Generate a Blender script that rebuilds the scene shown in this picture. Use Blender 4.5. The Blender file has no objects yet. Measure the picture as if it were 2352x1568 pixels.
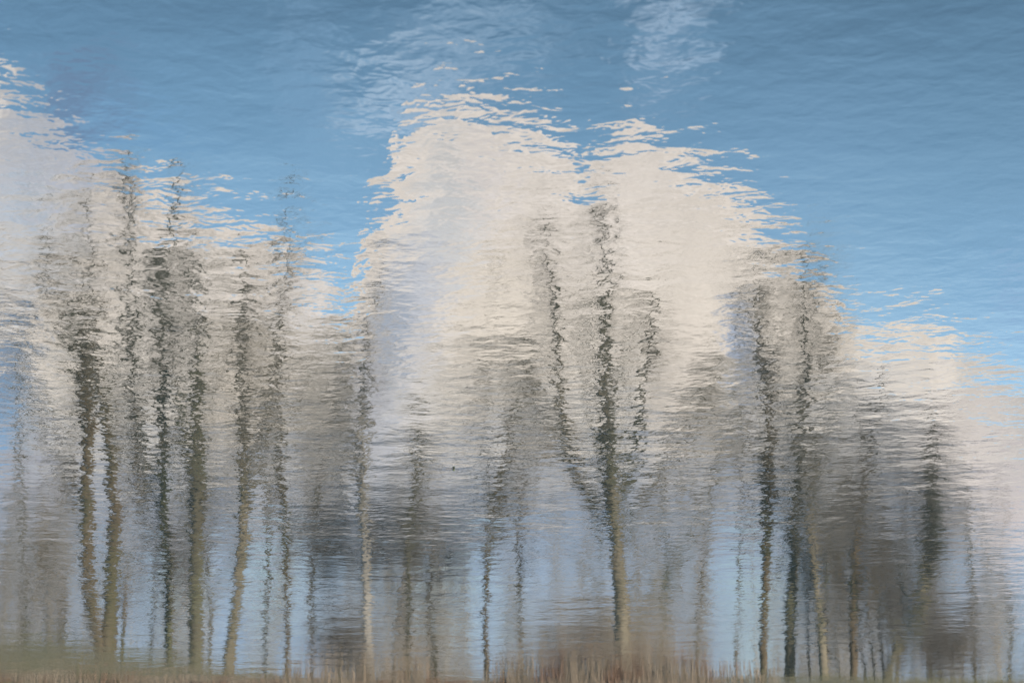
import bpy, math, random
import numpy as np
from mathutils import Vector, Matrix

scn = bpy.context.scene
COL = scn.collection

# ------------------------------------------------------------------ camera
# The photograph looks down on a pond and is shown upside down, so the mirror
# image of the far bank stands upright: the camera is held rolled by 180 deg.
H = 4.0                      # eye height above the water
PITCH = math.radians(12.04)  # looking down
FOCAL = 85.0
cs, sn = math.cos(PITCH), math.sin(PITCH)
cam_data = bpy.data.cameras.new("camera")
cam_data.lens = FOCAL
cam_data.sensor_width = 36.0
cam_data.clip_start = 0.1
cam_data.clip_end = 20000.0
cam_data.dof.use_dof = True
cam_data.dof.focus_distance = 24.0
cam_data.dof.aperture_fstop = 3.4
cam = bpy.data.objects.new("camera", cam_data)
COL.objects.link(cam)
cam.matrix_world = Matrix(((-1, 0, 0, 0), (0, -sn, -cs, 0), (0, -cs, sn, H), (0, 0, 0, 1)))
scn.camera = cam

EXPOSURE = 2.3
scn.view_settings.view_transform = 'Standard'
scn.view_settings.look = 'None'
scn.view_settings.exposure = EXPOSURE
scn.view_settings.gamma = 1.0
scn.view_settings.use_curve_mapping = False
scn.cycles.max_bounces = 6
scn.cycles.use_denoising = True
scn.cycles.denoiser = 'OPENIMAGEDENOISE'
scn.cycles.denoising_input_passes = 'RGB'

# ------------------------------------------------------------------ sky and sun
SUN_EL = math.radians(20)
SUN_AZ = math.radians(218)          # clockwise from +Y
FPX = 2352 * FOCAL / 36.0           # a 2352 px wide copy of the photo was measured

def mdir(px, py):
    """direction of the mirrored view through a measured point of the reflection"""
    f = np.array([0, cs, sn]); r = np.array([-1.0, 0, 0]); u = np.array([0, -sn, cs])
    d = f + (px - 1176) / FPX * r + (784 - py) / FPX * u
    return d / np.linalg.norm(d)

def ae(px, py):
    d = mdir(px, py)
    return math.degrees(math.atan2(d[0], d[1])), math.degrees(math.asin(d[2]))

def at(px, py, Y):
    d = mdir(px, py)
    p = np.array([0, 0, -H]) + d * (Y / d[1])
    return p

def fresnel(el):
    n = 1.333
    c = math.sin(math.radians(max(el, 0.3)))
    g = math.sqrt(n * n - 1 + c * c)
    a = (g - c) / (g + c)
    b = (c * (g + c) - 1) / (c * (g - c) + 1)
    return 0.5 * a * a * (1 + b * b)

def lin(c):
    c = c / 255.0
    return c / 12.92 if c <= 0.04045 else ((c + 0.055) / 1.055) ** 2.4

MURK = (0.0012, 0.0018, 0.0018)
def radiance(rgb, el):
    """sky radiance that the water shows as this colour when reflected at this height"""
    return tuple(max(lin(v) / 2 ** EXPOSURE - m, 0.0) / fresnel(el) for v, m in zip(rgb, MURK)) + (1.0,)

world = bpy.data.worlds.new("World")
scn.world = world
world.use_nodes = True
nt = world.node_tree
nt.nodes.clear()

def N(t, typ, **kw):
    n = t.nodes.new(typ)
    for k, v in kw.items():
        setattr(n, k, v)
    return n

def link(t, a, b):
    t.links.new(a, b)

def math_node(t, op, a, b=None, clamp=False):
    n = N(t, 'ShaderNodeMath', operation=op, use_clamp=clamp)
    for i, v in enumerate((a, b)):
        if v is None:
            continue
        if isinstance(v, (int, float)):
            n.inputs[i].default_value = v
        else:
            link(t, v, n.inputs[i])
    return n.outputs[0]

def vmath(t, op, a, b=None, scale=None):
    n = N(t, 'ShaderNodeVectorMath', operation=op)
    for i, v in enumerate((a, b)):
        if v is None:
            continue
        if isinstance(v, (tuple, list)):
            n.inputs[i].default_value = v
        else:
            link(t, v, n.inputs[i])
    if scale is not None:
        if isinstance(scale, (int, float)):
            n.inputs['Scale'].default_value = scale
        else:
            link(t, scale, n.inputs['Scale'])
    return n.outputs['Value'] if op in ('LENGTH', 'DOT_PRODUCT') else n.outputs[0]

def smooth(t, v, a, b, lo=0.0, hi=1.0):
    n = N(t, 'ShaderNodeMapRange', interpolation_type='SMOOTHSTEP')
    link(t, v, n.inputs['Value'])
    n.inputs['From Min'].default_value = a
    n.inputs['From Max'].default_value = b
    n.inputs['To Min'].default_value = lo
    n.inputs['To Max'].default_value = hi
    return n.outputs[0]

def mixc(t, fac, a, b):
    n = N(t, 'ShaderNodeMix', data_type='RGBA')
    for s, v in ((0, fac), (6, a), (7, b)):
        if isinstance(v, (int, float)):
            n.inputs[s].default_value = v
        elif isinstance(v, (tuple, list)):
            n.inputs[s].default_value = v
        else:
            link(t, v, n.inputs[s])
    return n.outputs[2]

def mixf(t, fac, a, b):
    n = N(t, 'ShaderNodeMix', data_type='FLOAT')
    for s, v in ((0, fac), (2, a), (3, b)):
        if isinstance(v, (int, float)):
            n.inputs[s].default_value = v
        else:
            link(t, v, n.inputs[s])
    return n.outputs[0]

def noise(t, vec, scale, detail=3.0, rough=0.5, lac=2.0, dist=0.0):
    n = N(t, 'ShaderNodeTexNoise')
    link(t, vec, n.inputs['Vector'])
    n.inputs['Scale'].default_value = scale
    n.inputs['Detail'].default_value = detail
    n.inputs['Roughness'].default_value = rough
    n.inputs['Lacunarity'].default_value = lac
    n.inputs['Distortion'].default_value = dist
    return n

SKY_STRENGTH = 0.1
sky = N(nt, 'ShaderNodeTexSky', sky_type='NISHITA', sun_disc=False)
sky.sun_elevation = SUN_EL
sky.sun_rotation = SUN_AZ
sky.air_density = 1.0
sky.dust_density = 0.6
sky.ozone_density = 2.5

tc = N(nt, 'ShaderNodeTexCoord')
sep = N(nt, 'ShaderNodeSeparateXYZ')
link(nt, tc.outputs['Generated'], sep.inputs[0])
AZ = math_node(nt, 'MULTIPLY', math_node(nt, 'ARCTAN2', sep.outputs[0], sep.outputs[1]), 57.29578)
EL = math_node(nt, 'MULTIPLY', math_node(nt, 'ARCSINE', sep.outputs[2]), 57.29578)
comb = N(nt, 'ShaderNodeCombineXYZ')
link(nt, AZ, comb.inputs[0]); link(nt, EL, comb.inputs[1])
V0 = comb.outputs[0]
w1 = noise(nt, V0, 0.55, 4.0, 0.55)
warp = vmath(nt, 'SCALE', vmath(nt, 'SUBTRACT', w1.outputs['Color'], (0.5, 0.5, 0.5)), scale=1.9)
V = vmath(nt, 'ADD', V0, warp)
w2 = noise(nt, V0, 1.6, 5.0, 0.6)
bill = math_node(nt, 'SUBTRACT', w2.outputs['Fac'], 0.5)
sepw = N(nt, 'ShaderNodeSeparateXYZ'); link(nt, V, sepw.inputs[0])

# clear sky, in radiance units
base = vmath(nt, 'SCALE', sky.outputs[0], scale=SKY_STRENGTH)
sat = N(nt, 'ShaderNodeHueSaturation')
link(nt, base, sat.inputs['Color'])
sat.inputs['Hue'].default_value = 0.491
link(nt, smooth(nt, EL, 7.0, 18.5, 0.82, 1.06), sat.inputs['Saturation'])
link(nt, smooth(nt, EL, 7.0, 18.5, 0.93, 1.10), sat.inputs['Value'])
col = sat.outputs[0]

def patch(col, px, py, rx, ry, rgb, strength, inner=0.0, outer=1.0, rot=0.0, feather=False):
    a, e = ae(px, py)
    d = vmath(nt, 'SUBTRACT', V, (a, e, 0))
    if rot:
        r = N(nt, 'ShaderNodeVectorRotate', rotation_type='Z_AXIS')
        link(nt, d, r.inputs['Vector'])
        r.inputs['Angle'].default_value = math.radians(rot)
        d = r.outputs[0]
    k = math.degrees(1 / FPX)
    d = vmath(nt, 'MULTIPLY', d, (1 / (rx * k), 1 / (ry * k), 0))
    f = smooth(nt, vmath(nt, 'LENGTH', d), outer, inner, 0.0, strength)
    if feather:
        f = math_node(nt, 'MULTIPLY', f, smooth(nt, w2.outputs['Fac'], 0.34, 0.64, 0.45, 1.0))
    return mixc(nt, f, col, radiance(rgb, e))

# thin high veils
for p in [(980, 190, 330, 105, (156, 180, 204), 1.0, 0, 1, 30),
          (700, 140, 110, 260, (128, 162, 194), .45),
          (860, 235, 160, 95, (160, 184, 207), .9),
          (1110, 60, 330, 150, (132, 162, 190), .7),
          (1530, 60, 250, 140, (158, 180, 204), .85, 0, 1, -111),
          (1590, 60, 90, 100, (150, 178, 205), .6),
          (790, 330, 160, 80, (130, 170, 203), .35),
          (1850, 300, 480, 330, (120, 156, 190), .28),
          (2320, 690, 110, 110, (150, 168, 200), .55),
          (2330, 640, 220, 500, (130, 172, 212), .25),
          (175, 225, 190, 150, (104, 128, 160), 1.0),
          (2250, 560, 420, 420, (120, 162, 197), .6),
          (330, 300, 240, 100, (105, 150, 195), .35)]:
    col = patch(col, *p, feather=True)

# the long cumulus bank: its upper outline as a curve over azimuth
OUT = [(-200, 120), (0, 190), (60, 235), (130, 290), (200, 345), (270, 385), (350, 430), (430, 455), (520, 500),
       (620, 535), (700, 580), (740, 620), (790, 700), (815, 705), (828, 590), (838, 500), (866, 470), (912, 390),
       (930, 300), (980, 255), (1040, 235), (1120, 252), (1200, 280), (1270, 312), (1310, 356), (1345, 385),
       (1385, 335), (1440, 285), (1500, 300), (1560, 345), (1680, 415), (1760, 505), (1830, 560), (1900, 645),
       (1950, 725), (1985, 760), (2060, 745), (2140, 750), (2200, 795), (2270, 840), (2352, 890), (2560, 970)]
A0, A1, E1 = -15.0, 15.0, 24.0
fc = N(nt, 'ShaderNodeFloatCurve')
cu = fc.mapping.curves[0]
pts = sorted(((ae(x, y)[0] - A0) / (A1 - A0), ae(x, y)[1] / E1) for x, y in OUT)
cu.points[0].location = (0.0, pts[0][1])
cu.points[1].location = (1.0, pts[-1][1])
for x, y in pts:
    cu.points.new(x, y)
for p in cu.points:
    p.handle_type = 'VECTOR'
fc.mapping.update()
link(nt, math_node(nt, 'DIVIDE', math_node(nt, 'SUBTRACT', AZ, A0), A1 - A0), fc.inputs['Value'])
line = math_node(nt, 'MULTIPLY', fc.outputs[0], E1)
# elsewhere round the horizon the bank goes on with billows of its own
slow = noise(nt, vmath(nt, 'MULTIPLY', V0, (1, 0, 0)), 0.07, 5.0, 0.6)
other = math_node(nt, 'ADD', math_node(nt, 'MULTIPLY', slow.outputs['Fac'], 26.0), -2.0)
away = smooth(nt, math_node(nt, 'ABSOLUTE', AZ), 13.0, 15.0)
line = mixf(nt, away, line, other)
line = math_node(nt, 'ADD', line, math_node(nt, 'MULTIPLY', bill, 1.1))
cover = smooth(nt, math_node(nt, 'SUBTRACT', line, EL), -0.06, 0.22)

ramp = N(nt, 'ShaderNodeValToRGB')
STOPS = [(1640, (146, 168, 192)), (1480, (150, 172, 198)), (1380, (156, 178, 198)), (1290, (148, 169, 194)),
         (1200, (144, 153, 168)), (1100, (168, 170, 175)), (1000, (188, 185, 182)), (900, (214, 206, 196)),
         (760, (222, 211, 198)), (560, (218, 208, 198)), (300, (214, 205, 197)), (100, (205, 198, 192))]
els = [ae(1176, y)[1] for y, _ in STOPS]
cr = ramp.color_ramp
for i, (y, rgb) in enumerate(STOPS):
    pos = els[i] / E1
    el = cr.elements[0] if i == 0 else cr.elements.new(pos)
    el.position = pos
    el.color = tuple(v / 4 for v in radiance(rgb, els[i])[:3]) + (1,)
cr.elements.remove(cr.elements[-1]) if cr.elements[-1].position >= 0.999 else None
elw = math_node(nt, 'ADD', EL, math_node(nt, 'MULTIPLY', math_node(nt, 'SUBTRACT', w1.outputs['Fac'], 0.5), 2.0))
link(nt, math_node(nt, 'DIVIDE', elw, E1), ramp.inputs[0])
cloud = vmath(nt, 'SCALE', ramp.outputs[0], scale=4.0)

for p in [  # px, py, rx, ry, colour, strength
        (1020, 500, 120, 280, (190, 194, 199), .75),
        (1130, 420, 120, 140, (206, 200, 200), .6),
        (930, 760, 120, 240, (158, 168, 184), 1.0),
        (850, 900, 120, 200, (172, 178, 194), .7),
        (990, 640, 110, 120, (188, 192, 202), .8),
        (970, 820, 70, 110, (220, 213, 208), .7),
        (1150, 680, 130, 170, (230, 218, 202), .6),
        (1640, 640, 260, 280, (224, 213, 200), .5),
        (1560, 880, 130, 240, (226, 214, 202), .6),
        (1700, 810, 70, 160, (150, 170, 200), .85),
        (60, 330, 190, 170, (164, 170, 182), .95),
        (190, 400, 190, 110, (166, 172, 186), .9),
        (40, 470, 120, 90, (160, 180, 204), .8),
        (60, 560, 260, 170, (186, 188, 192), .8),
        (20, 850, 120, 220, (98, 126, 158), .85),
        (0, 960, 130, 110, (122, 162, 200), .9),
        (60, 1100, 200, 120, (166, 168, 180), .7),
        (20, 1400, 260, 150, (158, 182, 214), .8),
        (100, 1420, 150, 70, (166, 182, 208), .8),
        (560, 880, 180, 160, (224, 210, 192), .6),
        (700, 700, 160, 130, (200, 198, 200), .6),
        (400, 720, 230, 230, (212, 205, 198), .5),
        (1310, 1240, 420, 90, (142, 160, 182), .6),
        (1330, 1390, 400, 100, (170, 190, 214), .75),
        (1190, 1440, 90, 80, (188, 212, 216), .9),
        (1000, 1390, 200, 100, (172, 198, 206), .9),
        (640, 1340, 170, 110, (172, 198, 208), .9),
        (410, 1370, 110, 80, (184, 208, 214), .9),
        (1740, 1430, 150, 220, (172, 196, 204), .9),
        (1880, 1300, 200, 260, (140, 158, 176), .5),
        (2230, 1020, 230, 210, (220, 210, 203), .95),
        (2310, 1190, 190, 160, (214, 204, 202), .95),
        (2290, 1400, 120, 60, (152, 168, 200), .8),
        (2310, 1510, 130, 80, (176, 200, 212), .9),
        (2000, 900, 160, 120, (208, 204, 202), .6),
        (2150, 900, 110, 90, (222, 215, 210), .5)]:
    cloud = patch(cloud, *p)
# billow shading
cloud = vmath(nt, 'SCALE', cloud, scale=math_node(nt, 'ADD', math_node(nt, 'MULTIPLY', bill, 0.75), 1.0))
col = mixc(nt, cover, col, cloud)
col = vmath(nt, 'SCALE', col, scale=1.0 / SKY_STRENGTH)
bg = N(nt, 'ShaderNodeBackground')
bg.inputs['Strength'].default_value = SKY_STRENGTH
link(nt, col, bg.inputs['Color'])
wo = N(nt, 'ShaderNodeOutputWorld')
link(nt, bg.outputs[0], wo.inputs[0])

sun_data = bpy.data.lights.new("sun", 'SUN')
sun_data.energy = 2.1
sun_data.angle = math.radians(0.5)
sun_data.color = (1.0, 0.90, 0.76)
sun = bpy.data.objects.new("sun", sun_data)
COL.objects.link(sun)
sdir = Vector((math.sin(SUN_AZ) * math.cos(SUN_EL), math.cos(SUN_AZ) * math.cos(SUN_EL), math.sin(SUN_EL)))
sun.rotation_euler = sdir.to_track_quat('Z', 'Y').to_euler()
sun.location = (0, 0, 40)

# ------------------------------------------------------------------ helpers
def new_mesh(name, verts, faces):
    """faces: int array n x 3 or n x 4, or a list of such arrays"""
    me = bpy.data.meshes.new(name)
    fl = faces if isinstance(faces, list) else [faces]
    fl = [f for f in fl if len(f)]
    me.vertices.add(len(verts))
    me.vertices.foreach_set("co", np.asarray(verts, dtype=np.float32).ravel())
    idx = np.concatenate([f.ravel() for f in fl]).astype(np.int32)
    sizes = np.concatenate([np.full(len(f), f.shape[1]) for f in fl])
    me.loops.add(len(idx))
    me.loops.foreach_set("vertex_index", idx)
    me.polygons.add(len(sizes))
    me.polygons.foreach_set("loop_start", np.concatenate([[0], np.cumsum(sizes)[:-1]]).astype(np.int32))
    me.polygons.foreach_set("use_smooth", np.ones(len(sizes), dtype=bool))
    me.update(calc_edges=True)
    return me

class Geo:
    def __init__(self):
        self.v, self.q, self.n = [], [], 0
    def add(self, v, q):
        self.v.append(np.asarray(v, float)); self.q.append(np.asarray(q) + self.n); self.n += len(v)
    def tube(self, pts, rad, sides=6, rng=None, rough=0.0):
        pts = np.asarray(pts, float); rad = np.asarray(rad, float)
        n = len(pts)
        tan = np.gradient(pts, axis=0)
        tan /= np.linalg.norm(tan, axis=1)[:, None] + 1e-9
        ref = np.where(np.abs(tan[:, 2:3]) > 0.9, np.array([[1.0, 0, 0]]), np.array([[0, 0, 1.0]]))
        a = np.cross(tan, ref); a /= np.linalg.norm(a, axis=1)[:, None] + 1e-9
        b = np.cross(tan, a)
        th = np.linspace(0, 2 * np.pi, sides, endpoint=False)
        rr = np.repeat(rad[:, None], sides, 1)
        if rough and rng is not None:
            rr = rr * (1 + rng.normal(0, rough, rr.shape))
        v = pts[:, None, :] + rr[:, :, None] * (np.cos(th)[None, :, None] * a[:, None, :] + np.sin(th)[None, :, None] * b[:, None, :])
        i = np.arange(n - 1)[:, None] * sides; j = np.arange(sides)[None, :]; k = (j + 1) % sides
        q = np.stack([i + j, i + k, i + sides + k, i + sides + j], -1).reshape(-1, 4)
        self.add(v.reshape(-1, 3), q)
    def prisms(self, p0, p1, r0, r1):
        """many three-sided tapering sticks at once"""
        n = len(p0)
        if n == 0:
            return
        t = p1 - p0
        t = t / (np.linalg.norm(t, axis=1)[:, None] + 1e-9)
        ref = np.where(np.abs(t[:, 2:3]) > 0.9, np.array([[1.0, 0, 0]]), np.array([[0, 0, 1.0]]))
        a = np.cross(t, ref); a /= np.linalg.norm(a, axis=1)[:, None] + 1e-9
        b = np.cross(t, a)
        vs = []
        for P, R in ((p0, r0), (p1, r1)):
            for k in range(3):
                th = 2 * math.pi * k / 3
                vs.append(P + np.asarray(R).reshape(-1, 1) * (math.cos(th) * a + math.sin(th) * b))
        v = np.stack(vs, 1).reshape(-1, 3)
        o = np.arange(n)[:, None] * 6
        q = np.concatenate([o + np.array([[k, (k + 1) % 3, 3 + (k + 1) % 3, 3 + k]]) for k in range(3)])
        self.add(v, q)
    def mesh(self, name):
        return new_mesh(name, np.concatenate(self.v), np.concatenate(self.q))

def obj(name, me, mat, parent=None, **props):
    o = bpy.data.objects.new(name, me)
    COL.objects.link(o)
    if mat is not None and not me.materials:
        me.materials.append(mat)
    if parent is not None:
        o.parent = parent
    for k, v in props.items():
        o[k] = v
    return o

def empty(name, loc, **props):
    o = bpy.data.objects.new(name, None)
    o.empty_display_size = 0.3
    o.location = loc
    COL.objects.link(o)
    for k, v in props.items():
        o[k] = v
    return o

def material(name, c1, c2, scale=6.0, rough=0.9, c3=None, stretch=(1, 1, 0.25), bump=0.02):
    m = bpy.data.materials.new(name)
    m.use_nodes = True
    t = m.node_tree
    b = t.nodes['Principled BSDF']
    b.inputs['Roughness'].default_value = rough
    b.inputs['Specular IOR Level'].default_value = 0.2
    g = N(t, 'ShaderNodeNewGeometry')
    v = vmath(t, 'MULTIPLY', g.outputs['Position'], stretch)
    n = noise(t, v, scale, 5.0, 0.6)
    f = smooth(t, n.outputs['Fac'], 0.32, 0.68)
    c = mixc(t, f, tuple(c1) + (1,), tuple(c2) + (1,))
    if c3:
        n2 = noise(t, g.outputs['Position'], 1.1, 4.0, 0.6)
        c = mixc(t, smooth(t, n2.outputs['Fac'], 0.48, 0.62), c, tuple(c3) + (1,))
    link(t, c, b.inputs['Base Color'])
    if bump:
        bp = N(t, 'ShaderNodeBump')
        bp.inputs['Strength'].default_value = 0.6
        bp.inputs['Distance'].default_value = bump
        link(t, n.outputs['Fac'], bp.inputs['Height'])
        link(t, bp.outputs[0], b.inputs['Normal'])
    return m

# ------------------------------------------------------------------ water
def ripple_group():
    g = bpy.data.node_groups.new("ripple_height", 'ShaderNodeTree')
    g.interface.new_socket("Vector", in_out='INPUT', socket_type='NodeSocketVector')
    g.interface.new_socket("Height", in_out='OUTPUT', socket_type='NodeSocketFloat')
    gi = g.nodes.new('NodeGroupInput'); go = g.nodes.new('NodeGroupOutput')
    v = gi.outputs[0]
    v1 = N(g, 'ShaderNodeVectorRotate', rotation_type='Z_AXIS'); link(g, v, v1.inputs['Vector']); v1.inputs['Angle'].default_value = math.radians(9)
    a = noise(g, vmath(g, 'MULTIPLY', v1.outputs[0], (1.25, 1.0, 1.0)), 4.0, 2.0, 0.45, 2.3, 0.25)
    v2 = N(g, 'ShaderNodeVectorRotate', rotation_type='Z_AXIS'); link(g, v, v2.inputs['Vector']); v2.inputs['Angle'].default_value = math.radians(-14)
    b = noise(g, vmath(g, 'MULTIPLY', v2.outputs[0], (0.95, 1.0, 1.0)), 0.85, 1.0, 0.4, 2.2, 0.3)
    s = math_node(g, 'ADD', math_node(g, 'MULTIPLY', a.outputs['Fac'], RIP_A), math_node(g, 'MULTIPLY', b.outputs['Fac'], RIP_B))
    link(g, s, go.inputs[0])
    return g

RIP_A, RIP_B = 0.0031, 0.0080
def water_material():
    m = bpy.data.materials.new("pond_water")
    m.use_nodes = True
    t = m.node_tree
    b = t.nodes['Principled BSDF']
    b.inputs['Base Color'].default_value = (0.012, 0.018, 0.016, 1)
    b.inputs['Roughness'].default_value = 0.0
    b.inputs['IOR'].default_value = 1.333
    b.inputs['Specular IOR Level'].default_value = 0.5
    grp = ripple_group()
    geo = N(t, 'ShaderNodeNewGeometry')
    P = geo.outputs['Position']
    e = 0.012
    hs = []
    for off in ((0, 0, 0), (e, 0, 0), (0, e, 0)):
        n = N(t, 'ShaderNodeGroup'); n.node_tree = grp
        link(t, vmath(t, 'ADD', P, off), n.inputs[0])
        hs.append(n.outputs[0])
    gust = noise(t, vmath(t, 'MULTIPLY', P, (0.6, 1, 1)), 0.16, 3.0, 0.55)
    amp = smooth(t, gust.outputs['Fac'], 0.34, 0.66, 0.6, 1.3)
    # the near water lies in the lee of the bank, the breeze ruffles it farther out
    sepp = N(t, 'ShaderNodeSeparateXYZ'); link(t, P, sepp.inputs[0])
    amp = math_node(t, 'MULTIPLY', amp, smooth(t, sepp.outputs[1], 9.0, 55.0, 0.9, 1.7))
    k = math_node(t, 'MULTIPLY', amp, -1.0 / e)
    c = N(t, 'ShaderNodeCombineXYZ')
    link(t, math_node(t, 'MULTIPLY', math_node(t, 'SUBTRACT', hs[1], hs[0]), k), c.inputs[0])
    link(t, math_node(t, 'MULTIPLY', math_node(t, 'SUBTRACT', hs[2], hs[0]), k), c.inputs[1])
    c.inputs[2].default_value = 1.0
    link(t, vmath(t, 'NORMALIZE', c.outputs[0]), b.inputs['Normal'])
    return m

wv = np.array([(x, y, 0.0) for y in np.linspace(3, 66, 22) for x in np.linspace(-150, 150, 31)])
wi = np.arange(21)[:, None] * 31 + np.arange(30)[None, :]
wq = np.stack([wi, wi + 1, wi + 32, wi + 31], -1).reshape(-1, 4)
obj("water", new_mesh("water", wv, wq), water_material(), kind='structure',
    label='rippled pond water mirroring bare trees and cumulus cloud', category='water')

# ------------------------------------------------------------------ ground
def waterline(x):
    return 58.8 + 0.35 * np.sin(x * 0.31 + 1.0) + 0.2 * np.sin(x * 0.9)

def bank_top(x):
    return 0.36 + np.minimum(0.195 * np.logaddexp(0.0, (x - 5.0) * 2.0) / 2.0, 1.7) + 0.05 * np.sin(x * 0.7)

def ground_z(x, y):
    x = np.asarray(x, float); y = np.asarray(y, float)
    d = y - waterline(x)                      # far bank
    top = bank_top(x)
    far = np.where(d < 0, np.maximum(d * 0.5, -1.4), top * (1 - np.exp(-np.maximum(d, 0) / (0.9 + top * 1.3))) * 1.02)
    far = far + np.where(d > 4, 0.08 * np.sin(x * 0.23 + y * 0.11), 0)
    n = 6.0 - y                               # near bank, under the photographer
    near = np.where(n < 0, np.maximum(n * 0.5, -1.4), 2.3 * (1 - np.exp(-np.maximum(n, 0) / 2.2)))
    s = np.maximum(np.abs(x) - 140, -1.4)     # ends of the pond
    side = np.where(np.abs(x) > 135, np.minimum(s * 0.3, 0.8), -1.4)
    return np.maximum(np.maximum(far, near), side)

gx = np.unique(np.concatenate([np.linspace(-2500, -160, 14), np.linspace(-160, -22, 40), np.linspace(-22, 22, 120), np.linspace(22, 160, 40), np.linspace(160, 2500, 14)]))
gy = np.unique(np.concatenate([np.linspace(-2000, -30, 12), np.linspace(-30, 54, 40), np.linspace(54, 75, 80), np.linspace(75, 160, 24), np.linspace(160, 6000, 14)]))
GX, GY = np.meshgrid(gx, gy)
GZ = ground_z(GX, GY)
gi_ = np.arange(len(gy) - 1)[:, None] * len(gx) + np.arange(len(gx) - 1)[None, :]
gq = np.stack([gi_, gi_ + 1, gi_ + len(gx) + 1, gi_ + len(gx)], -1).reshape(-1, 4)
M_ground = material("bank_turf", (0.095, 0.080, 0.046), (0.115, 0.092, 0.060), 2.2, 0.95, (0.078, 0.072, 0.036), (1, 1, 1), 0.05)
obj("ground", new_mesh("ground", np.stack([GX, GY, GZ], -1).reshape(-1, 3), gq), M_ground, kind='structure',
    label='grassy pond bank and level meadow behind it', category='ground')

# ------------------------------------------------------------------ materials of plants
M_dark = material("dark_mossy_bark", (0.058, 0.050, 0.034), (0.100, 0.088, 0.060), 7, 0.95, (0.070, 0.070, 0.040))
M_tan = material("tan_lichen_bark", (0.095, 0.080, 0.056), (0.155, 0.132, 0.092), 6, 0.95, (0.062, 0.060, 0.038))
M_brown = material("brown_bark", (0.055, 0.042, 0.027), (0.10, 0.078, 0.050), 7, 0.95, (0.060, 0.056, 0.030))
M_pale = material("pale_smooth_bark", (0.14, 0.126, 0.106), (0.21, 0.192, 0.164), 5, 0.85, (0.10, 0.092, 0.074))
M_rust = material("rusty_bark", (0.058, 0.045, 0.030), (0.088, 0.066, 0.042), 6, 0.95)
M_twig = material("grey_twigs", (0.215, 0.182, 0.140), (0.30, 0.258, 0.205), 3, 0.95, None, (1, 1, 1), 0)
M_twigd = material("dark_twigs", (0.115, 0.102, 0.090), (0.17, 0.152, 0.135), 3, 0.95, None, (1, 1, 1), 0)
M_ivy = material("ivy_leaves", (0.040, 0.048, 0.026), (0.065, 0.074, 0.040), 9, 0.6, None, (1, 1, 1), 0)
M_reed = material("dry_reed", (0.185, 0.142, 0.098), (0.25, 0.198, 0.142), 5, 0.9, (0.165, 0.100, 0.066), (1, 1, 0.4), 0)
M_grass = material("winter_grass", (0.115, 0.104, 0.052), (0.155, 0.132, 0.076), 4, 0.95, (0.088, 0.092, 0.040), (1, 1, 1), 0)

# ------------------------------------------------------------------ trees
def spline(pts, n):
    pts = np.asarray(pts, float)
    t = np.concatenate([[0], np.cumsum(np.linalg.norm(np.diff(pts[:, :3], axis=0), axis=1))])
    tt = np.linspace(0, t[-1], n)
    P = np.vstack([2 * pts[0] - pts[1], pts, 2 * pts[-1] - pts[-2]])
    out = []
    for x in tt:
        i = min(np.searchsorted(t, x, side='right') - 1, len(t) - 2)
        u = (x - t[i]) / (t[i + 1] - t[i] + 1e-9)
        a, b, c, d = P[i], P[i + 1], P[i + 2], P[i + 3]
        out.append(0.5 * (2 * b + (c - a) * u + (2 * a - 5 * b + 4 * c - d) * u * u + (3 * b - a - 3 * c + d) * u ** 3))
    return np.array(out)

def arc(p0, p1, n, rng, sag=0.15):
    """a branch that leaves p0, bends and climbs to p1"""
    u = np.linspace(0, 1, n)[:, None]
    L = np.linalg.norm(p1 - p0)
    mid = (p0 + p1) / 2 + np.array([0, 0, -sag * L]) + rng.normal(0, 0.05 * L, 3)
    p = (1 - u) ** 2 * p0 + 2 * u * (1 - u) * mid + u * u * p1
    p[1:-1] += rng.normal(0, 0.018 * L, (n - 2, 3))
    return p

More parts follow.
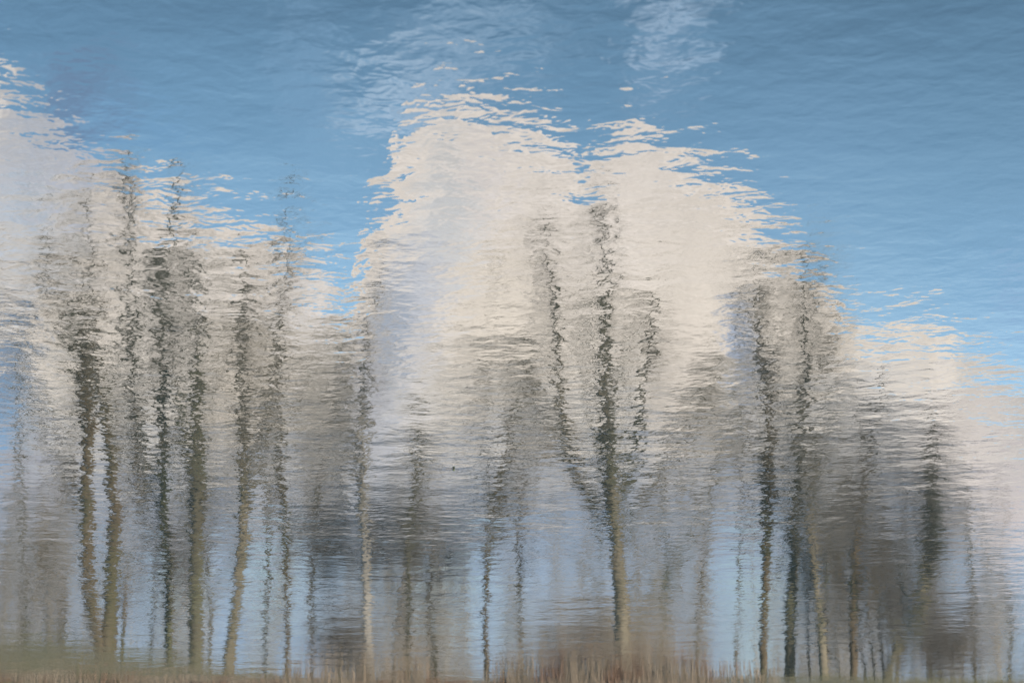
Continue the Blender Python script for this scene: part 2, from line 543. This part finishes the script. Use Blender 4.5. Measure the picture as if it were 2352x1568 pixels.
def make_tree(name, label, stems, Y, crowns, seed, bark, twig, n_limb=10, n_branch=110, n_twig=1400, twig_len=0.72, twig_r=0.0030,
              ivy=(), group=None, category='tree', extra_limbs=(), spread=1.95, wobble=False):
    """stems: list of polylines of (px, py, width px) measured on the mirror image; crowns: ellipses (px, py, rx, ry, weight)."""
    rng = np.random.default_rng(seed)
    k = Y / FPX
    n_limb = int(n_limb * 2.0)
    n_branch = int(n_branch * 1.7)
    n_twig = int(n_twig * (0.52 if category == 'tree' else 0.72))
    base = at(stems[0][0][0], stems[0][0][1], Y)
    gz = float(ground_z(base[0], Y))
    base[2] = gz
    props = dict(label=label, category=category)
    if group:
        props['group'] = group
    root = empty(name, base, **props)
    lines = []
    if wobble:
        stems = [[(x + rng.normal(0, 9) * (j > 0), y, w * rng.uniform(.6, .95)) for j, (x, y, w) in enumerate(st)] for st in stems]
    for si, st in enumerate(stems):
        pts = []
        for j, (px, py, w) in enumerate(st):
            p = at(px, py, Y)
            p[1] += rng.normal(0, 0.12) if j else 0.0
            pts.append(np.append(p, w * k / 2 * float(np.interp(py, [600, 1100], [0.72, 1.0]))))
        if si == 0 or st[0][1] > stems[0][0][1] - 60:
            foot = pts[0].copy(); foot[2] = float(ground_z(foot[0], foot[1])) - 0.25; foot[3] *= 1.35
            if foot[2] < pts[0][2] - 0.05:
                pts.insert(0, foot)
            else:
                pts[0][2] = foot[2]
        L = spline(pts, 26)
        L[1:, :3] += rng.normal(0, 0.012, (25, 3))
        L[:, 3] = np.maximum(L[:, 3], 0.006)
        lines.append(L)
        g = Geo(); g.tube(L[:, :3] - base, L[:, 3], 9, rng, 0.05)
        obj("trunk" if si == 0 else "stem", g.mesh("trunk"), bark, root)
    allst = np.vstack(lines)
    # limbs
    w = np.array([c[4] * (0.45 if c[2] < 42 and len(crowns) > 1 else 1.0) for c in crowns], float); w /= w.sum()
    def sample(n, shell=False):
        idx = rng.choice(len(crowns), n, p=w)
        out = []
        for i in idx:
            cx, cy, rx, ry, _ = crowns[i]
            v = rng.normal(0, 1, 3); v /= np.linalg.norm(v)
            r = (0.7 + 0.4 * rng.random()) if shell else min(abs(rng.normal(0.62, 0.36)), 1.5)
            c = at(cx, cy, Y)
            out.append(c + v * r * np.array([rx * k * spread, min(rx * k, 2.4), ry * k * 1.12]))
        return np.array(out)
    limbs = []
    for (pts_px) in extra_limbs:
        pts = []
        for (px, py, wd) in pts_px:
            p = at(px, py, Y); p[1] += rng.normal(0, 0.15)
            pts.append(np.append(p, wd * k / 2))
        # root the limb on the nearest stem point
        d = np.linalg.norm(allst[:, :3] - pts[0][:3], axis=1)
        pts[0][:3] = allst[d.argmin(), :3]
        L = spline(pts, 14); L[:, 3] = np.maximum(L[:, 3], 0.006)
        L[1:, :3] += rng.normal(0, 0.012, (13, 3))
        limbs.append(L)
    for p1 in sample(n_limb, True):
        hd = np.hypot(allst[:, 0] - p1[0], allst[:, 1] - p1[1])
        cost = np.abs(allst[:, 2] + 0.5 + 1.7 * hd - p1[2]) + 0.8 * hd + rng.random(len(hd)) * 0.4
        i = cost.argmin()
        p0 = allst[i, :3]
        p = arc(p0, p1, 7, rng, 0.06)
        r = np.linspace(min(allst[i, 3] * 0.6, 0.06), 0.010, 7)
        limbs.append(np.column_stack([p, r]))
    for L in limbs:
        g = Geo(); g.tube(L[:, :3] - base, L[:, 3], 5)
        obj("limb", g.mesh("limb"), bark, root)
    skel = np.vstack([L[1:] for L in limbs] + [L[8:] for L in lines]) if limbs else allst
    # branches
    g = Geo()
    bpts = [skel[:, :3]]
    for p1 in sample(n_branch):
        hd = np.linalg.norm(skel[:, :3] - p1, axis=1) + 0.6 * np.maximum(skel[:, 2] - p1[2] + 0.2, 0)
        i = hd.argmin()
        if hd[i] > 4.5:
            continue
        p = arc(skel[i, :3], p1, 5, rng, 0.08)
        g.tube(p - base, np.linspace(min(skel[i, 3] * 0.8, 0.022), 0.005, 5), 4)
        bpts.append(p[2:])
        bpts.append((p[2:] + p[1:-1]) / 2)
    B = np.vstack(bpts[1:]) if len(bpts) > 1 else bpts[0]
    axis = allst[:, :3].mean(0)
    p0 = B[rng.integers(0, len(B), n_twig)] + rng.normal(0, 0.03, (n_twig, 3))
    out = p0 - axis; out[:, 2] = 0; out /= np.linalg.norm(out, axis=1)[:, None] + 0.3
    d = 0.5 * out + np.array([0, 0, 0.75]) + rng.normal(0, 0.45, (n_twig, 3))
    d /= np.linalg.norm(d, axis=1)[:, None]
    L = twig_len * rng.uniform(0.6, 1.4, n_twig)
    p1 = p0 + d * L[:, None]
    g.prisms(p0 - base, p1 - base, np.full(n_twig, twig_r), np.full(n_twig, twig_r * 0.6))
    for rep in range(3):
        u = rng.uniform(0.25, 0.95, n_twig)[:, None]
        q0 = p0 * (1 - u) + p1 * u
        dd = d + rng.normal(0, 0.55, (n_twig, 3)); dd /= np.linalg.norm(dd, axis=1)[:, None]
        q1 = q0 + dd * (twig_len * rng.uniform(0.35, 0.8, n_twig))[:, None]
        g.prisms(q0 - base, q1 - base, np.full(n_twig, twig_r * 0.65), np.full(n_twig, twig_r * 0.45))
    obj("crown", g.mesh("crown"), twig, root)
    # ivy sleeves
    for (px, py, rx, ry, n) in ivy:
        c = at(px, py, Y)
        i = np.linalg.norm(allst[:, :3] - c, axis=1).argmin()
        P = c + np.clip(rng.normal(0, 0.5, (n, 3)), -1.1, 1.1) * np.array([rx * k, rx * k, ry * k])
        s = rng.uniform(0.03, 0.06, n)[:, None]
        a = rng.normal(0, 1, (n, 3)); a /= np.linalg.norm(a, axis=1)[:, None]
        b = np.cross(a, rng.normal(0, 1, (n, 3))); b /= np.linalg.norm(b, axis=1)[:, None]
        v = np.stack([P - a * s, P + b * s * .8, P + a * s, P - b * s * .8], 1).reshape(-1, 3) - base
        q = np.arange(n * 4).reshape(n, 4)
        obj("ivy", new_mesh("ivy", v, q), M_ivy, root)
    return root

G1 = 'bare trees mirrored along the far bank'
make_tree("bare_tree", 'two stemmed mossy tree on the grassy bank, leftmost of the thick trunks',
          [[(246, 1530, 40), (252, 1400, 32), (262, 1200, 26), (250, 1000, 22), (225, 850, 14), (200, 640, 8), (196, 440, 3)],
           [(236, 1490, 30), (210, 1400, 30), (202, 1200, 27), (205, 1000, 26), (203, 850, 24), (180, 740, 16), (110, 640, 8), (95, 560, 4)]],
          63, [(190, 640, 120, 200, 3), (120, 720, 110, 150, 2), (230, 900, 90, 150, 2), (195, 480, 30, 70, 1)], 1, M_brown, M_twig, 14, 130, 1700,
          ivy=((204, 860, 20, 75, 700), (165, 760, 38, 30, 300)), group=G1)
make_tree("bare_tree", 'dark upright mossy trunk standing singly right of the two stemmed tree',
          [[(450, 1530, 34), (449, 1300, 30), (455, 1120, 30), (450, 930, 22), (462, 800, 14), (440, 650, 8), (430, 520, 4)]],
          62.5, [(440, 800, 70, 220, 3), (460, 1000, 60, 140, 2), (430, 600, 50, 110, 1)], 2, M_dark, M_twig, 12, 110, 1300,
          extra_limbs=([(452, 1110, 20), (420, 980, 14), (410, 880, 10), (400, 780, 5)],), ivy=((455, 1080, 16, 90, 350),), group=G1)
make_tree("bare_tree", 'tall tree with ivy tufts and a thin tip rising above the left cloud edge',
          [[(385, 1500, 16), (385, 1300, 17), (378, 1100, 18), (372, 900, 19), (368, 760, 18), (362, 650, 14), (395, 560, 10), (402, 470, 6), (412, 400, 3)],
           [(383, 1180, 12), (320, 1000, 13), (300, 860, 14), (302, 700, 13), (300, 560, 9), (292, 440, 6), (288, 370, 3)]],
          66, [(370, 720, 60, 170, 2), (290, 440, 30, 70, 1.2), (300, 600, 45, 160, 1.5), (405, 450, 18, 60, .5), (340, 900, 90, 120, 2)], 3, M_dark, M_twig, 14, 130, 1600,
          ivy=((302, 760, 20, 60, 420), (370, 700, 18, 75, 520), (366, 620, 20, 40, 200)), group=G1)
make_tree("bare_tree", 'leaning tan trunk rooted on the bank behind the brown sedge',
          [[(524, 1540, 28), (545, 1360, 24), (560, 1200, 24), (556, 1040, 17), (552, 900, 14), (556, 740, 11), (562, 640, 6), (560, 580, 3)]],
          63, [(560, 780, 60, 180, 3), (580, 960, 70, 120, 1.5)], 4, M_tan, M_twig, 12, 110, 1300,
          extra_limbs=([(560, 1190, 14), (600, 1040, 11), (622, 900, 8), (632, 780, 4)],), ivy=((558, 715, 26, 24, 260), (572, 705, 20, 16, 120)), group=G1)
make_tree("bare_tree", 'slim faint tree whose tip pokes above the second cloud shoulder',
          [[(660, 1500, 10), (655, 1200, 11), (640, 950, 10), (640, 760, 9), (652, 600, 6), (662, 500, 4), (672, 430, 2)]],
          70, [(655, 640, 36, 130, 2), (670, 860, 80, 150, 2.5), (665, 490, 18, 50, .6), (720, 1000, 80, 120, 1.5)], 5, M_brown, M_twig, 12, 120, 1400, group=G1)
make_tree("bare_tree", 'slender pale barked tree left of the middle, rising from reed tufts',
          [[(846, 1562, 22), (842, 1400, 20), (836, 1240, 20), (832, 1080, 20), (832, 950, 19), (838, 860, 8), (842, 760, 6), (872, 660, 4), (884, 615, 2)]],
          62, [(850, 740, 34, 120, 2), (800, 860, 55, 90, 2), (770, 1000, 60, 110, 1.5)], 6, M_pale, M_twig, 10, 100, 1100, group=G1)
make_tree("bare_tree", 'stout forked tree right of the middle with a sunlit tan trunk',
          [[(1432, 1540, 40), (1428, 1400, 35), (1418, 1280, 31), (1405, 1150, 28), (1396, 1040, 30), (1390, 950, 26), (1388, 800, 16), (1388, 680, 12), (1394, 560, 8), (1395, 460, 4)]],
          61.5, [(1395, 540, 36, 100, 2), (1400, 760, 60, 150, 2.5), (1480, 840, 70, 170, 2.5), (1255, 650, 75, 150, 2.0), (1290, 860, 85, 140, 2), (1480, 980, 120, 130, 2.2), (1330, 1040, 90, 110, 2.2), (1590, 930, 70, 120, 1.4)],
          7, M_tan, M_twig, 18, 220, 2900,
          extra_limbs=([(1406, 1160, 20), (1452, 1060, 20), (1470, 950, 16), (1490, 800, 11), (1506, 660, 5)],
                       [(1396, 1220, 20), (1335, 1110, 21), (1300, 1000, 18), (1284, 880, 13), (1270, 700, 9), (1256, 530, 3)],
                       [(1412, 1210, 14), (1530, 1090, 14), (1600, 960, 10), (1655, 830, 4)],
                       [(1340, 1110, 12), (1240, 960, 9), (1210, 840, 4)]),
          ivy=((1394, 1010, 20, 85, 650), (1390, 830, 14, 60, 250)), group=G1)
make_tree("bare_tree", 'broad crowned distant tree seen left of the forked tree',
          [[(1118, 1500, 12), (1116, 1380, 12), (1130, 1200, 11), (1160, 1050, 9), (1200, 900, 6), (1212, 780, 3)]],
          76, [(1215, 840, 70, 90, 2.5), (1110, 860, 80, 120, 2), (1150, 960, 110, 110, 2.5), (1230, 1000, 80, 110, 1.5)], 8, M_brown, M_twig, 16, 160, 2000, group=G1)
make_tree("bare_tree", 'slim dark tree, first of the close set pair right of the forked tree',
          [[(1752, 1562, 18), (1756, 1400, 17), (1760, 1240, 19), (1766, 1040, 18), (1760, 900, 13), (1746, 760, 9), (1742, 650, 5), (1738, 600, 2)]],
          63, [(1750, 720, 45, 130, 2.5), (1760, 900, 60, 140, 2), (1790, 1040, 70, 100, 1)], 9, M_brown, M_twig, 12, 120, 1500, ivy=((1762, 1180, 12, 110, 350),), group=G1)
make_tree("bare_tree", 'dark tree with a tip above the cloud edge, second of the close set pair',
          [[(1814, 1562, 24), (1816, 1400, 24), (1828, 1200, 19), (1838, 1040, 17), (1850, 880, 13), (1850, 740, 9), (1852, 640, 6), (1868, 560, 3)]],
          63, [(1858, 660, 38, 90, 2), (1850, 850, 55, 140, 2), (1900, 800, 50, 120, 1), (1830, 1060, 70, 100, 1)], 10, M_dark, M_twig, 12, 120, 1500, ivy=((1815, 1420, 13, 110, 300),), group=G1)
make_tree("bare_tree", 'short pale trunk with a light crook between dark trunks at right',
          [[(1894, 1562, 22), (1888, 1480, 20), (1880, 1380, 14), (1866, 1240, 11), (1868, 1120, 8), (1880, 1000, 4)]],
          62, [(1880, 1080, 60, 130, 2), (1920, 1180, 60, 110, 1)], 11, M_tan, M_twig, 8, 80, 900, group=G1)
make_tree("bare_tree", 'rusty footed dark tree right of the short pale trunk',
          [[(1962, 1562, 18), (1960, 1440, 18), (1962, 1330, 16), (1978, 1180, 14), (2000, 1030, 11), (2024, 900, 6), (2030, 840, 3)]],
          62.5, [(2000, 1020, 60, 140, 2), (1970, 1180, 80, 140, 2)], 12, M_rust, M_twigd, 10, 110, 1500, ivy=((1960, 1370, 9, 60, 150),), group=G1)
make_tree("bare_tree", 'dark leaning tree, rightmost trunk of the thicket by the right cloud',
          [[(2036, 1562, 22), (2070, 1480, 20), (2110, 1400, 22), (2138, 1260, 24), (2144, 1160, 22), (2142, 1050, 10), (2140, 960, 5), (2138, 900, 2)]],
          63, [(2140, 1130, 50, 130, 2.5), (2100, 1280, 80, 150, 2), (2060, 1100, 70, 120, 1.2)], 13, M_dark, M_twigd, 12, 130, 1900,
          ivy=((2142, 1190, 22, 80, 650),), group=G1)

# thin trees and brush behind
G2 = 'slim trees standing farther back'
far_list = [
    ('faint slim tree at the left edge of the view', 60, 82, [(60, 1480, 10), (58, 1200, 9), (50, 950, 6), (40, 700, 3)], [(50, 900, 110, 230, 2), (60, 620, 90, 120, 1), (100, 1130, 110, 120, 1.5)], 1100),
    ('small bent sapling beside the two stemmed tree', 290, 64, [(278, 1510, 9), (288, 1420, 9), (304, 1330, 7), (312, 1250, 3)], [(305, 1290, 30, 80, 1)], 220),
    ('slim tree between the two stemmed tree and the dark trunk', 330, 80, [(345, 1500, 8), (350, 1300, 8), (330, 1100, 8), (330, 950, 5)], [(330, 1080, 90, 190, 2), (390, 1200, 60, 110, 1)], 1400),
    ('thin sapling just right of the dark upright trunk', 490, 66, [(484, 1510, 9), (487, 1400, 9), (492, 1280, 8), (500, 1150, 4)], [(498, 1180, 40, 140, 1)], 500),
    ('slim tree with brown smudged crown behind the leaning tan trunk', 610, 82, [(610, 1500, 9), (612, 1300, 9), (605, 1100, 6), (600, 980, 3)], [(610, 1120, 80, 150, 2)], 1100),
    ('wiry tree left of the pale tree reaching the blue gap', 740, 84, [(716, 1500, 9), (720, 1300, 9), (735, 1100, 7), (770, 900, 5), (800, 780, 3)], [(760, 960, 60, 150, 2), (730, 1120, 70, 120, 1.5)], 1300),
    ('slim dark tree just right of the pale tree', 935, 72, [(935, 1510, 14), (940, 1400, 12), (950, 1250, 12), (962, 1080, 12), (970, 970, 5)], [(955, 1060, 45, 130, 2), (900, 1150, 60, 110, 1)], 1000),
    ('thin trunk in the open gap left of the forked tree', 1000, 74, [(1000, 1510, 10), (1002, 1380, 10), (1008, 1260, 7), (1010, 1180, 3)], [(1010, 1230, 60, 100, 1)], 700),
    ('thin trunk rising from the red reeds', 1190, 78, [(1200, 1520, 8), (1192, 1380, 8), (1190, 1220, 6), (1188, 1100, 3)], [(1190, 1150, 70, 130, 1)], 800),
    ('thin sapling just right of the forked tree', 1520, 78, [(1520, 1520, 8), (1520, 1400, 8), (1528, 1250, 6), (1532, 1140, 3)], [(1530, 1170, 70, 140, 1)], 800),
    ('pale grey sapling in the bright gap before the dark pair', 1600, 80, [(1600, 1520, 8), (1604, 1350, 8), (1620, 1150, 6), (1650, 960, 4)], [(1640, 980, 60, 170, 2), (1680, 860, 40, 110, .6)], 1000),
    ('hazy tree far behind the dark pair of trunks', 1700, 88, [(1690, 1520, 8), (1700, 1300, 7), (1704, 1100, 5), (1706, 940, 3)], [(1700, 1030, 60, 160, 1)], 800),
    ('hazy far tree with crown fading into the right cloud', 2240, 88, [(2238, 1560, 10), (2236, 1400, 9), (2225, 1250, 6), (2215, 1120, 3)], [(2205, 1180, 70, 150, 1)], 900),
    ('twiggy sapling at the right edge of the view', 2320, 84, [(2318, 1560, 8), (2316, 1430, 7), (2308, 1330, 3)], [(2310, 1420, 50, 110, 1)], 500),
]
for i, (lab, px, Y, st, cr_, nt_) in enumerate(far_list):
    make_tree("slim_tree", lab, [st], Y, cr_, 40 + i, M_brown if i % 3 else M_dark, M_twig, 6, max(20, nt_ // 14), int(nt_ * 0.7), 0.6, 0.0034, group=G2, wobble=True)

G3 = 'leafless shrubs behind the bank'
shrubs = [
    ('wide brown leafless shrub right of the pale tree', [(905, 1510), (940, 1510), (985, 1505)], 74, [(960, 1260, 120, 110, 3), (870, 1240, 130, 100, 2), (760, 1250, 90, 110, 2)], 2700, M_twigd),
    ('low dark bramble shrub at the foot of the pale tree', [(780, 1530), (800, 1530), (820, 1530)], 66, [(790, 1490, 60, 50, 1)], 900, M_twigd),
    ('grey brown shrub above the red reeds by the forked tree', [(1330, 1530), (1400, 1530), (1480, 1530)], 65, [(1400, 1480, 140, 50, 1)], 1300, M_twig),
    ('dense dark shrub in front of the right hand thicket', [(2060, 1560), (2090, 1560), (2140, 1560)], 66, [(2090, 1380, 90, 160, 3), (2150, 1480, 90, 90, 2)], 1900, M_twigd),
    ('tall dark shrub between rusty tree and leaning tree', [(1990, 1560), (2010, 1560), (2030, 1560)], 68, [(2010, 1320, 80, 160, 2), (1960, 1270, 70, 120, 1)], 1300, M_twigd),
    ('grey shrub around the short pale trunk', [(1860, 1560), (1900, 1560), (1930, 1560)], 70, [(1880, 1300, 60, 170, 2)], 900, M_twig),
    ('brown shrub at the right end of the thicket', [(2190, 1560), (2210, 1560), (2240, 1560)], 68, [(2190, 1490, 60, 60, 1)], 700, M_twigd),
    ('grey leafless shrub low at the left edge', [(60, 1490), (110, 1490), (150, 1490)], 78, [(110, 1300, 120, 120, 1)], 900, M_twig),
    ('sparse shrub between dark trunk and leaning trunk', [(400, 1510), (420, 1510)], 72, [(400, 1310, 60, 90, 1)], 600, M_twigd),
]
for i, (lab, feet, Y, cr_, n, tw) in enumerate(shrubs):
    cx = sum(c[0] for c in cr_) / len(cr_)
    st = []
    for j, (fx, fy) in enumerate(feet):
        c = cr_[j % len(cr_)]
        st.append([(fx, fy, 7), ((fx * 2 + c[0]) / 3, fy - (fy - c[1]) * .5, 6), (c[0] + (j - 1) * 15, c[1], 4), (c[0] + (j - 1) * 25, c[1] - c[3] * .6, 2)])
    make_tree("leafless_shrub", lab, st, Y, cr_, 80 + i, M_brown, tw, 8, n // 14, int(n * 1.25), 0.55, 0.0052, group=G3, category='shrub', spread=1.25, wobble=True)

# ------------------------------------------------------------------ reeds and grass
def blades(rng, n, xs, ys, h, w, lean=0.12):
    """n upright blades, each two crossed tapering quads"""
    z = ground_z(xs, ys) - 0.04
    p0 = np.stack([xs, ys, z], -1)
    d = rng.normal(0, lean, (n, 3)); d[:, 2] = 1
    mid = p0 + d * (h * 0.55)[:, None]
    d2 = d + rng.normal(0, lean, (n, 3)); d2[:, 2] = 0.9
    top = mid + d2 * (h * 0.45)[:, None]
    g = Geo()
    g.prisms(p0, mid, w, w * 0.9)
    g.prisms(mid, top, w * 0.9, w * 0.25)
    return g, top, d2

def reed_clump(label, px, h, n, spread, seed, Y=59.4):
    rng = np.random.default_rng(seed)
    c = at(px, 1540, Y)
    y0 = float(waterline(c[0])) + 0.15
    xs = c[0] + rng.normal(0, spread, n); ys = y0 + np.abs(rng.normal(0, 0.25, n))
    hh = h * rng.uniform(0.35, 1.0, n)
    base = np.array([c[0], y0, float(ground_z(c[0], y0))])
    g, top, d2 = blades(rng, n, xs, ys, hh, rng.uniform(0.003, 0.0065, n), 0.10)
    root = empty("reed_clump", base, label=label, category='reeds', group='dry reed clumps at the water edge')
    g.v = [v - base for v in g.v]
    obj("stalks", g.mesh("stalks"), M_reed, root)
    p = Geo()
    k = rng.choice(n, n // 2, replace=False)
    p.prisms(top[k] - base, top[k] - base + d2[k] * 0.16, np.full(len(k), 0.016), np.full(len(k), 0.005))
    obj("plumes", p.mesh("plumes"), M_reed, root)
    return root

clumps = [
    ('reed tuft at the foot of the sedge, left of the pale tree', 690, .75, 70, .25),
    ('thin reed tuft left of the pale tree', 756, .9, 60, .16),
    ('reed tuft hugging the pale tree foot', 838, .95, 110, .22),
    ('small reed tuft first right of the pale tree', 905, .95, 60, .14),
    ('taller reed tuft second right of the pale tree', 960, 1.0, 80, .16),
    ('dense red reed tuft in open water left of the forked tree', 1180, .85, 160, .28),
    ('loose red reed tuft nearer the forked tree', 1262, .95, 110, .26),
    ('tall red reed tuft left beside the forked tree', 1330, 1.2, 240, .35),
    ('thick red reed tuft at the forked tree foot', 1420, 1.05, 280, .42),
    ('red reed tuft right beside the forked tree', 1510, .9, 200, .35),
    ('low red reed tuft farther right of the forked tree', 1590, .75, 140, .3),
    ('sparse red reed tuft near the bright gap', 1680, .5, 60, .3),
    ('low rusty reed tuft left of the first dark trunk', 1745, .5, 50, .2),
]
for i, (lab, px, h, n, s) in enumerate(clumps):
    reed_clump(lab, px, h, int(n * 1.5), s * 1.15, 300 + i)

rng = np.random.default_rng(77)
n = 5200
xs = rng.uniform(-5.0, 17.0, n); ys = waterline(xs) + rng.uniform(0.02, 0.5, n)
g, _, _ = blades(rng, n, xs, ys, rng.uniform(0.12, 0.34, n), np.full(n, 0.006), 0.25)
obj("sedge", g.mesh("sedge"), M_reed, kind='stuff', label='brown sedge fringe along the left water edge', category='sedge')
n = 16000
xs = rng.uniform(-16, 17.5, n); ys = waterline(xs) + rng.uniform(0.5, 7, n) ** 1.0
g, _, _ = blades(rng, n, xs, ys, rng.uniform(0.06, 0.22, n), np.full(n, 0.006), 0.3)
obj("grass", g.mesh("grass"), M_grass, kind='stuff', label='short green brown winter grass on the bank', category='grass')

# the far wood behind the meadow reads as one grey mass of stems and twigs
rng = np.random.default_rng(91)
n = 250
xs = np.repeat(rng.uniform(-34, 34, 50), 5) + rng.normal(0, 1.1, n); ys = rng.uniform(96, 128, n)
hh = rng.uniform(5.0, 13.0, n)
p0 = np.stack([xs, ys, ground_z(xs, ys) - 0.1], -1)
d = np.stack([rng.normal(0, .13, n), rng.normal(0, .13, n), np.ones(n)], -1)
p1 = p0 + d * hh[:, None]
g = Geo()
g.prisms(p0, p1, rng.uniform(.02, .06, n), np.full(n, .012))
m = 21000
i = rng.integers(0, n, m); u = rng.uniform(.25, 1.0, m)[:, None]
q0 = p0[i] * (1 - u) + p1[i] * u
dd = rng.normal(0, .6, (m, 3)) + np.array([0, 0, .7]); dd /= np.linalg.norm(dd, axis=1)[:, None]
L = rng.uniform(.5, 2.6, m)[:, None] * (1.3 - u)
q1 = q0 + dd * L
g.prisms(q0, q1, np.full(m, .009), np.full(m, .005))
for rep in range(2):
    v = rng.uniform(.3, 1, m)[:, None]
    r0 = q0 * (1 - v) + q1 * v
    d2 = dd + rng.normal(0, .6, (m, 3)); d2 /= np.linalg.norm(d2, axis=1)[:, None]
    g.prisms(r0, r0 + d2 * L * .6, np.full(m, .005), np.full(m, .003))
obj("far_wood", g.mesh("far_wood"), M_twig, kind='stuff', label='faint grey leafless wood far behind the bank trees', category='wood')

# ------------------------------------------------------------------ small things afloat
def on_water(px, py):
    d = mdir(px, py)
    t = H / d[2]
    return np.array([d[0] * t, d[1] * t, 0.0])

def floating_twig(label, px, py, length, knob, mat, ang):
    c = on_water(px, py)
    g = Geo()
    u = np.linspace(0, 1, 9)
    x = length * u; z = 0.002 + 0.004 * np.sin(u * 3.0)
    pts = np.stack([x * math.cos(ang), x * math.sin(ang) + 0.006 * np.sin(u * 5), z], -1)
    g.tube(pts, np.linspace(0.0035, 0.0015, 9), 6)
    o = obj("floating_twig", g.mesh("floating_twig"), mat, label=label, category='twig')
    o.location = c
    if knob:
        k = Geo()
        t = np.linspace(0, 1, 7)
        k.tube(np.stack([(-0.012 + 0.03 * t) * math.cos(ang), (-0.012 + 0.03 * t) * math.sin(ang), 0.008 + 0.012 * t], -1),
               knob * np.sin(np.pi * np.clip(t, 0.06, 0.94)), 8)
        obj("bud", k.mesh("bud"), M_ivy, o)
    return o
floating_twig('tiny dark budded twig floating in mid water left of the forked tree', 1043, 1076, 0.09, 0.012, M_twigd, 0.05)
floating_twig('tiny pale straw floating left of the dark budded twig', 984, 1072, 0.16, 0, M_pale, -0.08)
